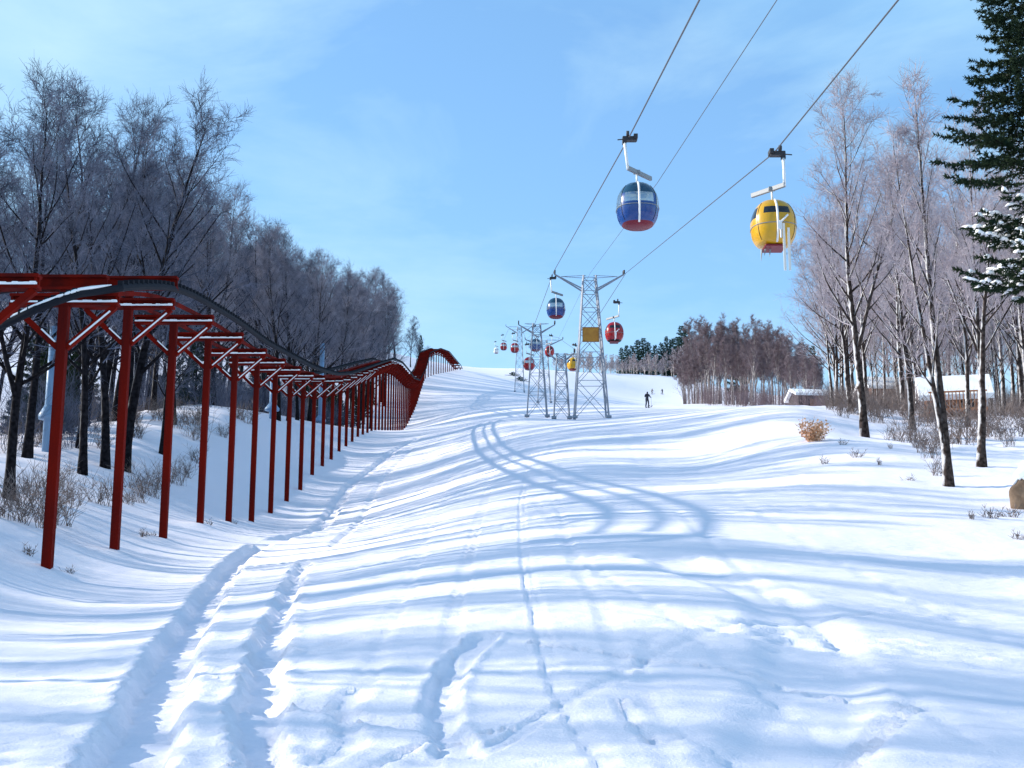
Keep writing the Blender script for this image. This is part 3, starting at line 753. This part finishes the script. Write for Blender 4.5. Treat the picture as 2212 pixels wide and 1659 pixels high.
PROF = [(0,.50),(.03,.68),(.08,.79),(.2,.93),(.35,.99),(.48,1.0),(.6,.975),(.72,.89),(.82,.76),(.9,.59),(.96,.38),(1.0,.02)]
def cabin(name, loc, rz, shell, dome, base, mirror, style, scale=1, detail=True, label='', group='gondola cabins on the lift'):
    H, WX, WY = 1.42, .635, .68
    t = tag(empty(name, loc, rz), label, 'gondola cabin', group); t.scale = (scale,)*3
    nz, npx = 34, 56
    zt = np.linspace(0, 1, nz+1); pr = np.interp(zt, [p[0] for p in PROF], [p[1] for p in PROF])
    for _ in range(2): pr[1:-1] = (pr[:-2]+2*pr[1:-1]+pr[2:])/4
    def pt(k, j, off=0):
        a = 2*math.pi*j/npx; ca, sa = math.cos(a), math.sin(a); e = 2/2.5
        x = math.copysign(abs(ca)**e, ca)*(WX*pr[k]+off); yv = math.copysign(abs(sa)**e, sa)*(WY*pr[k]+off)
        return Vector((x, yv, zt[k]*H))
    parts = {'shell':MB(), 'roof':MB(), 'base':MB(), 'front':MB(), 'back':MB(), 'sidea':MB(), 'sideb':MB()}
    for k in range(nz):
        zc = (zt[k]+zt[k+1])/2
        for j in range(npx):
            a = 2*math.pi*(j+.5)/npx; ca, sa = math.cos(a), math.sin(a)
            x = math.copysign(abs(ca)**.8, ca)
            key = 'shell'
            if zc < .055: key = 'base'
            elif zc > .66: key = 'roof'
            fb = ('front' if sa < 0 else 'back')
            if style == 'clear':
                if .43 < zc < .64 and abs(sa) > .66 and abs(x) < .68 and abs(x) > .04: key = fb
                if .36 < zc < .68 and abs(ca) > .80: key = 'sidea' if ca < 0 else 'sideb'
            else:
                if .58 < zc < .75 and abs(sa) > .75 and abs(x) < .62 and abs(x) > .04: key = fb
                if .52 < zc < .76 and abs(ca) > .86: key = 'sidea' if ca < 0 else 'sideb'
            j2 = (j+1) % npx
            parts[key].add([pt(k,j), pt(k,j2), pt(k+1,j2), pt(k+1,j)], [(0,1,2,3)])
    def weld(o):
        w_ = o.modifiers.new('weld','WELD'); w_.merge_threshold = .001
        return o
    weld(parts['shell'].build('shell', shell, t, True)); weld(parts['roof'].build('roof', dome, t, True))
    bt = parts['base']; bt.add([pt(0,j) for j in range(npx)], [tuple(range(npx-1,-1,-1))])
    weld(bt.build('base', base, t, True))
    gl = M['glass'] if style == 'clear' else M['darkglass']
    for kk in ('front','back','sidea','sideb'):
        if parts[kk].f: weld(parts[kk].build('window', gl, t, True))
    if not detail: pass
    # door bar following the front of the body
    fr = MB()
    ks = list(range(1, nz-2)); jf = int(npx*.75)
    fr.tube([pt(k, jf, .025) for k in ks], .032, 6); fr.build('door_bar', M['white'], t, True)
    sgn = -1 if mirror else 1
    if detail:
        be_ = MB(); kb = int(nz*.40); be_.tube([pt(kb, j, .006) for j in range(npx+1)], .012, 5); be_.build('belt_moulding', M['grey'], t, True)
        for dj in (-8, 8):
            se = MB(); se.tube([pt(k, jf+dj, .003) for k in range(3, 30)], .009, 4); se.build('door_seam', M['black'], t, True)
    ro = MB(); ro.tube([(0,0,H-.06),(0,0,1.72)], .03, 8); ro.build('hanger_rod', M['white'], t, True)
    be = MB(); be.bar((-.30*sgn,-.38,1.74), (.48*sgn,.55,1.74), .09, .13); be.box((0,0,1.75), (.2,.16,.1)); be.build('hanger_beam', M['grey'], t, bevel=.01)
    ar = MB(); ar.tube([(-.29*sgn,-.36,1.70),(-.33*sgn,-.2,2.25),(-.36*sgn,0,2.80)], [.045,.04,.05], 8); ar.build('hanger_arm', M['white'], t, True)
    gr = MB(); gr.box((-.20*sgn,0,2.80), (.42,.22,.13)); gr.box((-.02*sgn,0,2.85), (.12,.34,.14)); gr.box((-.36*sgn,-.02,2.74), (.12,.16,.22))
    gr.tube([(-.36*sgn,-.2,2.72),(-.58*sgn,-.2,2.70)], .02, 6); g_ = gr.build('grip', M['sheave'], t, bevel=.01)
    wh = MB()
    wh.tube([(-.30*sgn,-.12,2.93),(-.22*sgn,-.12,2.93)], .085, 12); wh.build('wheel', M['sheave'], g_, True)
    if style != 'clear':
        rk_ = MB(); rk_.tube([(.05,-.76,.50),(.28,-.72,.74)], .028, 6); rk_.box((.03,-.75,.42), (.12,.10,.22)); rk_.tube([(.05,-.80,.05),(.05,-.78,.55)], .025, 6); rk_.build('ski_rack', M['white'], t)
        tr_ = MB(); tr_.box((-.02,-.05,-.03), (.58,.7,.06)); tr_.build('undertray', M['redbase'], t, bevel=.02)
    return t
def cab_at(cable_pt, *a, **k):
    loc = (cable_pt[0], cable_pt[1], cable_pt[2]-2.84*k.get('scale',1)); return cabin('gondola_cabin', loc, *a, **k)
cab_at(P(1374,298,40), 0, M['blue'], M['blued'], M['redbase'], False, 'clear', label='large blue cabin with red underside, hanging clear against the sky')
yc = cab_at(P(1664,330,38), 0, M['yellow'], M['yellow'], M['yellow'], True, 'dark', label='yellow cabin with skis in its rack, beside the right wood')
# skis carried in the yellow cabin's rack
sk = tag(empty('pair_of_skis', tuple(yc.location + Vector((.13,-.80,-.55)))), 'pair of pale skis hanging below the yellow cabin', 'skis')
for dx, up in ((0,.75),(.13,.62)):
    m_ = MB(); m_.box((dx,0,up/2-.1), (.07,.02,up+.5)); m_.box((dx,-.01,up+.2), (.065,.03,.12)); m_.build('ski', mat('pale_ski', (.75,.72,.66), .4) if dx == 0 else bpy.data.materials['pale_ski'], sk, bevel=.006)
ic = tag(empty('icicle_cluster', tuple(yc.location+Vector((-.25,-.1,-.08)))), 'thin icicles under the floor of the yellow cabin', 'icicles')
m_ = MB()
for dx, L in ((-.12,.34),(-.02,.18),(.12,.22)): m_.tube([(dx,0,0),(dx-.03,0,-L)], [.03,.005], 6)
m_.build('icicle', M['grey'], ic)
def center_at(px, py, Y):  # cabin body centre seen at a photo point
    p = at(px, py, Y); return (p.x, p.y, p.z + 2.84 - .71)
cab_at(center_at(1201,665,92), 0, M['blue'], M['blued'], M['redbase'], False, 'clear', label='blue cabin passing just left of the near lift tower head')
cab_at(center_at(1327,717,93), 0, M['redc'], M['redc'], M['black'], True, 'dark', label='dark red cabin just right of the ochre tower sign')
cab_at(center_at(1143,785,146), 0, M['redc'], M['redc'], M['redbase'], False, 'clear', detail=False, label='small orange-red cabin low over the snow left of the towers')
cab_at(center_at(1157,752,128), .2, M['blue'], M['blued'], M['redbase'], False, 'clear', scale=.85, detail=False, label='small blue cabin above the orange-red one')
cab_at(center_at(1238,790,134), .4, M['yellow'], M['yellow'], M['redbase'], True, 'dark', scale=.9, detail=False, label='small yellow cabin partly behind the near tower leg')
cab_at(center_at(1187,758,180), 0, M['redc'], M['redc'], M['redbase'], True, 'dark', detail=False, label='far dull red cabin between the two lattice towers')
cab_at(center_at(1112,751,195), 0, M['redc'], M['redc'], M['redbase'], False, 'clear', detail=False, label='far red cabin, right one of two small ones near the crest')
cab_at(center_at(1088,748,247), 0, M['redc'], M['redc'], M['redbase'], False, 'clear', detail=False, label='far red cabin, left one of two small ones near the crest')
cab_at(center_at(1072,757,320), 0, M['white'], M['white'], M['redbase'], False, 'clear', detail=False, label='farthest pale cabin at the left end of the cabins near the crest')

def tower(base, w0, w1, H, arm, rise, label, sign=False, twist=0, nlev=7, leg=.095, thick=.036):
    t = tag(empty('lift_tower', base, twist), label, 'lift tower', 'lattice lift towers')
    def corner(sx, sy, z):
        w_ = (w0 + (w1-w0)*z/H)/2; return Vector((sx*w_, sy*w_, z))
    for sx, sy in ((-1,-1),(1,-1),(1,1),(-1,1)):
        m_ = MB(); m_.bar(corner(sx,sy,-.5), corner(sx,sy,H), leg, leg); m_.build('leg', M['steel'], t)
        f_ = MB(); f_.box(corner(sx,sy,.02), (.34,.34,.16)); f_.build('footing', M['steel'], t)
    m_ = MB(); z = .15*H*.2
    levels = [0.02*H]
    while levels[-1] < H*.97:
        z = levels[-1]; w_ = w0 + (w1-w0)*z/H; levels.append(min(H*.985, z + w_*(1.05 if nlev > 5 else 1.15)))
    for a, b in zip(levels[:-1], levels[1:]):
        for (s1, s2) in (((-1,-1),(1,-1)),((1,-1),(1,1)),((1,1),(-1,1)),((-1,1),(-1,-1))):
            m_.bar(corner(*s1,a), corner(*s2,b), thick, thick); m_.bar(corner(*s2,a), corner(*s1,b), thick, thick)
            m_.bar(corner(*s1,b), corner(*s2,b), thick, thick)
    m_.build('lattice', M['steel'], t)
    for sg in (-1,1):
        a_ = MB()
        for yo in (-w1*.4, w1*.4):
            a_.bar((sg*w1*.45, yo, H*.90), (sg*arm, 0, H+rise-.25), leg*.9, leg*.9)
            a_.bar((sg*w1*.3, yo, H+.0), (sg*(arm-.45), 0, H+.02), thick*.9, thick*.9)
        a_.build('crossarm', M['steel'], t)
        s_ = MB(); s_.bar((sg*arm,-.62,H+rise-.28), (sg*arm,.62,H+rise+.02), .07, .2)
        so = s_.build('sheave_bar', M['sheave'], t)
        for q in (-.5,-.17,.17,.5):
            wm = MB(); wm.tube([(sg*arm-.04,q,H+rise-.08+q*.24),(sg*arm+.04,q,H+rise-.08+q*.24)], .14, 14); wm.build('wheel', M['sheave'], so, True)
    if sign:
        zs_ = sign
        sg_ = MB(); sg_.box((0,-(w0+(w1-w0)*zs_/H)/2-.09,zs_), (1.10,.05,1.05)); so = sg_.build('sign_board', M['sign'], t, bevel=.008)
        fm = MB(); yq = -(w0+(w1-w0)*zs_/H)/2-.125
        for z_ in (-.5,.5): fm.box((0,yq,zs_+z_), (1.14,.03,.05))
        for x_ in (-.55,.55): fm.box((x_,yq-.004,zs_), (.05,.03,1.05))
        fm.build('frame', mat('sign_frame', (.30,.16,.05), .7), so)
    return t
b = at(1250, 909, 95); g = gz(b.x, 95)
top = at(1275, 598, 95)
tower((b.x+.85, 95, g), 2.3, .86, top.z-g, 2.42, .42, 'tallest grey lattice tower with an ochre sign and wide crossarms', sign=at(1272,729,95).z-g)
b = at(1160, 892, 102); g = gz(b.x, 102)
tower((b.x, 102, g), 1.5, .55, at(1168,700,102).z-g, 1.35, .2, 'slender grey lattice tower left of the tallest one', nlev=4, leg=.07, thick=.03)
b = at(1213, 906, 97); g = gz(b.x, 97)
tower((b.x, 97, g), 1.1, .6, at(1210,765,97).z-g, .95, .35, 'short grey lattice tower standing between the two taller ones', nlev=4, leg=.07, thick=.035)
for Yd, px, py in ((188,1175,735),(262,1122,706)):
    p = at(px, py, Yd); g = gz(p.x, Yd)
    tower((p.x, Yd, g), 1.8, .8, max(4, p.z-g), 2.6, .4, 'small distant lattice tower among the far cabins, ' + ('the nearer one' if Yd < 200 else 'the one close to the crest'), nlev=4, leg=.1)

# ------------------------------------------------------------------ pale blue standpipes in the left wood
for px, pb, pt_, Yd, lab in ((104,893,700,50,'pale blue standpipe with flared foot behind the nearest red post'),(692,905,740,118,'pale blue standpipe with flared foot far up behind the red posts'),(588,880,795,92,'thin pale blue standpipe between middle red posts')):
    p = at(px, pb, Yd); g = gz(p.x, Yd); h = at(px, pt_, Yd).z - g
    t = tag(empty('standpipe', (p.x, Yd, g-.1)), lab, 'standpipe')
    r = .14*Yd/50 if Yd < 60 else .2
    m_ = MB(); m_.tube([(0,0,.0),(0,0,h)], r, 10); m_.build('shaft', M['pipe'], t, True)
    zf = p.z-g
    m_ = MB(); m_.tube([(0,0,zf-.12),(0,0,zf),(0,0,zf+.16),(0,0,zf+.4)], [r*2.4,r*2.5,r*1.9,r*1.02], 12); m_.build('flange', M['pipe'], t, True)

# ------------------------------------------------------------------ houses among the right-hand trees
def house(loc, rz, L, Dp, h, roof_h, wall, label, porch=False, glazed=True):
    t = tag(empty('cabin_house', loc, rz), label, 'house')
    m_ = MB(); x, yv = L/2, Dp/2
    vs = [(-x,-yv,-1.5),(x,-yv,-1.5),(x,yv,-1.5),(-x,yv,-1.5),(-x,-yv,h),(x,-yv,h),(x,yv,h),(-x,yv,h),(-x,0,h+roof_h),(x,0,h+roof_h)]
    m_.add(vs, [(0,1,5,4),(2,3,7,6),(1,2,6,9,5),(3,0,4,8,7),(3,2,1,0)])
    m_.build('wall', wall, t)
    r_ = MB(); o = .45; th = .3; sl = roof_h/yv
    for sg in (-1,1):
        a = [(-x-o, sg*(yv+o), h-o*sl+.03), (x+o, sg*(yv+o), h-o*sl+.03), (x+o, 0, h+roof_h+.03), (-x-o, 0, h+roof_h+.03)]
        vs = [Vector(q) for q in a] + [Vector(q)+Vector((0,0,th)) for q in a]
        r_.add(vs, [(3,2,1,0),(4,5,6,7),(0,1,5,4),(1,2,6,5),(2,3,7,6),(3,0,4,7)])
    r_.build('snowy_roof', M['snowlump'], t)
    for wx in (-L*.28, L*.2) if glazed else ():
        f_ = MB(); f_.box((wx, -yv-.03, h*.55), (.85,.06,.8)); fo = f_.build('window', M['orange'], t)
        p_ = MB(); p_.box((wx, -yv-.065, h*.55), (.70,.03,.66)); p_.build('pane', M['darkglass'], fo)
    d_ = MB(); d_.box((L*.42-.3, -yv-.035, h*.36) if glazed else (0, -yv-.035, h*.36), (.8,.05,h*.72)); d_.build('door', M['orange'] if glazed else M['board'], t)
    if porch:
        p_ = MB()
        for k in range(16): p_.box((-x+.1+k*(L-.2)/15, -yv-1.3, .45), (.05,.05,.9))
        p_.box((0,-yv-1.3,.93), (L,.07,.08)); p_.box((0,-yv-.7,-.02), (L,1.3,.1)); p_.build('porch_rail', M['orange'], t)
    return t
p = at(2062, 893, 76); free(p.x-1.5, 73, 2); house((p.x, 76, gz(p.x,76)+.05), -.22, 3.0, 2.4, 1.0, 1.0, M['board'], 'brown cabin with a thick snowy roof and orange porch rail behind the twin-stemmed tree', True)
p = at(1912, 880, 125); house((p.x, 125, gz(p.x,125)), .1, 3.6, 3.4, 1.7, 1.0, M['board'], 'small brown hut with a snowy roof right of the tallest tree', glazed=False)
p = at(1745, 858, 168); house((p.x, 168, gz(p.x,168)-.2), .1, 3.6, 4, 1.7, .8, M['shed'], 'dark shed with a snowy roof at the right foot of the thicket', glazed=False)

# ------------------------------------------------------------------ skiers
def skier_mesh(seed, crouch):
    me_ = bpy.data.meshes.new('person'); bm = bmesh.new()
    J = {'pel':(0,0,.92-crouch), 'chest':(0,-.08-crouch*.5,1.28-crouch), 'neck':(0,-.10-crouch*.5,1.47-crouch), 'head':(0,-.13-crouch*.5,1.60-crouch), 'top':(0,-.13-crouch*.5,1.72-crouch)}
    for sg, nm in ((-1,'l'),(1,'r')):
        J['hip'+nm] = (sg*.10,0,.88-crouch); J['knee'+nm] = (sg*.13,-.12-crouch*.3,.48-crouch*.4); J['ank'+nm] = (sg*.14,.02,.10); J['toe'+nm] = (sg*.14,-.16,.05)
        J['sh'+nm] = (sg*.19,-.09-crouch*.5,1.40-crouch); J['elb'+nm] = (sg*.30,-.16-crouch*.4,1.14-crouch); J['wr'+nm] = (sg*.27,-.40-crouch*.3,1.06-crouch); J['hand'+nm] = (sg*.27,-.48-crouch*.3,1.06-crouch)
    V_ = {k: bm.verts.new(v) for k, v in J.items()}
    E = [('pel','chest'),('chest','neck'),('neck','head'),('head','top')]
    for nm in 'lr': E += [('pel','hip'+nm),('hip'+nm,'knee'+nm),('knee'+nm,'ank'+nm),('ank'+nm,'toe'+nm),('chest','sh'+nm),('sh'+nm,'elb'+nm),('elb'+nm,'wr'+nm),('wr'+nm,'hand'+nm)]
    for a, b in E: bm.edges.new((V_[a], V_[b]))
    names = list(J); bm.to_mesh(me_); 
    return me_, names
RADII = dict(pel=.16, chest=.17, neck=.065, head=.105, top=.085, hip=.11, knee=.075, ank=.055, toe=.05, sh=.085, elb=.06, wr=.045, hand=.05)
def skier(px, py, mat_, crouch, rz, lab, size=1):
    x, yv = hit(px, py)
    me_, names = skier_mesh(0, crouch); me_.materials.append(mat_)
    o = tag(from_mesh('person', me_), lab, 'person', 'skiers on the far slope')
    o.location = (x, yv, gz(x,yv)+.03); o.rotation_euler = (0,0,rz); o.scale = (size,)*3
    sk_ = o.modifiers.new('skin','SKIN')
    lay = me_.skin_vertices[0].data if me_.skin_vertices else None
    if lay is None:
        bm = bmesh.new(); bm.from_mesh(me_); bm.verts.layers.skin.verify(); bm.to_mesh(me_); bm.free(); lay = me_.skin_vertices[0].data
    for k, nm in enumerate(names):
        q = RADII.get(nm) or RADII.get(nm[:-1]); lay[k].radius = (q, q); lay[k].use_root = (nm == 'pel')
    ss = o.modifiers.new('smooth','SUBSURF'); ss.levels = ss.render_levels = 1
    for sg in (-1,1):
        m_ = MB(); m_.box((sg*.14,-.1,.015), (.08,1.65,.02)); m_.box((sg*.14,-.97,.05), (.07,.14,.02), Matrix.Rotation(R(-28),3,'X')); m_.build('ski', M['black'], o)
        m_ = MB(); m_.tube([(sg*.27,-.47-crouch*.3,1.12-crouch),(sg*.36,-.30,.02)], .012, 5); m_.build('ski_pole', M['grey'], o)
    return o
skier(1398, 882, M['jacket'], .0, .3, 'skier in dark clothes, lowest and largest of the four on the far slope')
skier(1408, 852, M['jacketb'], .12, .9, 'crouching skier, left one of the upper three on the far slope')
skier(1431, 852, M['jacket'], .1, -.5, 'skier, middle one of the upper three on the far slope')
skier(1478, 851, M['jacketb'], .05, .2, 'skier in brown, right one of the upper three near the russet clump')

# ------------------------------------------------------------------ light, sky, camera
SUN_EL, SUN_AZ = R(24.5), R(-79)      # azimuth measured from +Y towards +X: low sun from the left, a touch ahead
sd = Vector((math.sin(SUN_AZ)*math.cos(SUN_EL), math.cos(SUN_AZ)*math.cos(SUN_EL), math.sin(SUN_EL)))
l = bpy.data.lights.new('sun', 'SUN'); l.energy = 3.5; l.angle = R(.7); l.color = (1, .93, .83)
lo = link(bpy.data.objects.new('sun', l)); lo.rotation_euler = sd.to_track_quat('Z','Y').to_euler()
wd_ = bpy.data.worlds.new('World'); scene.world = wd_; wd_.use_nodes = True
nt = wd_.node_tree; bg = nt.nodes['Background']
sky = nt.nodes.new('ShaderNodeTexSky'); sky.sky_type = 'NISHITA'; sky.sun_disc = False
sky.sun_elevation = SUN_EL; sky.sun_rotation = SUN_AZ; sky.altitude = 600; sky.air_density = 1.0; sky.dust_density = .3; sky.ozone_density = 2.0
hs = nt.nodes.new('ShaderNodeHueSaturation'); hs.inputs['Saturation'].default_value = 1.15; hs.inputs['Hue'].default_value = .5
nt.links.new(sky.outputs[0], hs.inputs['Color'])
tc = nt.nodes.new('ShaderNodeTexCoord'); mp = nt.nodes.new('ShaderNodeMapping'); mp.inputs['Scale'].default_value = (1.2,1.2,3.0); mp.inputs['Rotation'].default_value = (.3,.5,0)
nz_ = nt.nodes.new('ShaderNodeTexNoise'); nz_.inputs['Scale'].default_value = 2.0; nz_.inputs['Detail'].default_value = 6; nz_.inputs['Roughness'].default_value = .55
mr = nt.nodes.new('ShaderNodeMapRange'); mr.inputs[1].default_value = .42; mr.inputs[2].default_value = .80; mr.inputs[3].default_value = .30; mr.inputs[4].default_value = .95
mx = nt.nodes.new('ShaderNodeMix'); mx.data_type = 'RGBA'; mx.inputs[7].default_value = (1.25,2.45,3.75,1)
nt.links.new(tc.outputs['Generated'], mp.inputs[0]); nt.links.new(mp.outputs[0], nz_.inputs['Vector']); nt.links.new(nz_.outputs['Fac'], mr.inputs[0])
sz = nt.nodes.new('ShaderNodeSeparateXYZ'); nt.links.new(tc.outputs['Generated'], sz.inputs[0])
m2 = nt.nodes.new('ShaderNodeMapRange'); m2.inputs[1].default_value = .50; m2.inputs[2].default_value = .85; m2.inputs[3].default_value = 1; m2.inputs[4].default_value = .15
nt.links.new(sz.outputs[2], m2.inputs[0])
m3 = nt.nodes.new('ShaderNodeMath'); m3.operation = 'MULTIPLY'; nt.links.new(mr.outputs[0], m3.inputs[0]); nt.links.new(m2.outputs[0], m3.inputs[1])
nt.links.new(m3.outputs[0], mx.inputs[0]); nt.links.new(hs.outputs[0], mx.inputs[6]); mp2 = nt.nodes.new('ShaderNodeMapping'); mp2.inputs['Scale'].default_value = (1.6,2.2,4.2); mp2.inputs['Rotation'].default_value = (.2,-.35,.4); mp2.inputs['Location'].default_value = (.35,.1,.2)
n5 = nt.nodes.new('ShaderNodeTexNoise'); n5.inputs['Scale'].default_value = 1.7; n5.inputs['Detail'].default_value = 7; n5.inputs['Roughness'].default_value = .58; n5.inputs['Distortion'].default_value = .6
r5 = nt.nodes.new('ShaderNodeMapRange'); r5.inputs[1].default_value = .42; r5.inputs[2].default_value = .75; r5.inputs[4].default_value = .8
m5 = nt.nodes.new('ShaderNodeMix'); m5.data_type = 'RGBA'; m5.inputs[7].default_value = (2.25,3.3,3.9,1)
nt.links.new(tc.outputs['Generated'], mp2.inputs[0]); nt.links.new(mp2.outputs[0], n5.inputs['Vector']); nt.links.new(n5.outputs['Fac'], r5.inputs[0])
nt.links.new(r5.outputs[0], m5.inputs[0]); nt.links.new(mx.outputs[2], m5.inputs[6]); nt.links.new(m5.outputs[2], bg.inputs['Color'])
bg.inputs['Strength'].default_value = .14

cam = bpy.data.cameras.new('camera'); co = link(bpy.data.objects.new('camera', cam))
co.location = (0,0,EYE); co.rotation_euler = (R(90)+PITCH, 0, 0)
cam.sensor_width = 36; cam.lens = 36*FPX/PW; cam.clip_start = .1; cam.clip_end = 5000
scene.camera = co
scene.view_settings.view_transform = 'Standard'; scene.view_settings.look = 'None'
scene.view_settings.exposure = 1.02; scene.view_settings.gamma = 1
scene.cycles.max_bounces = 6; scene.cycles.transparent_max_bounces = 8
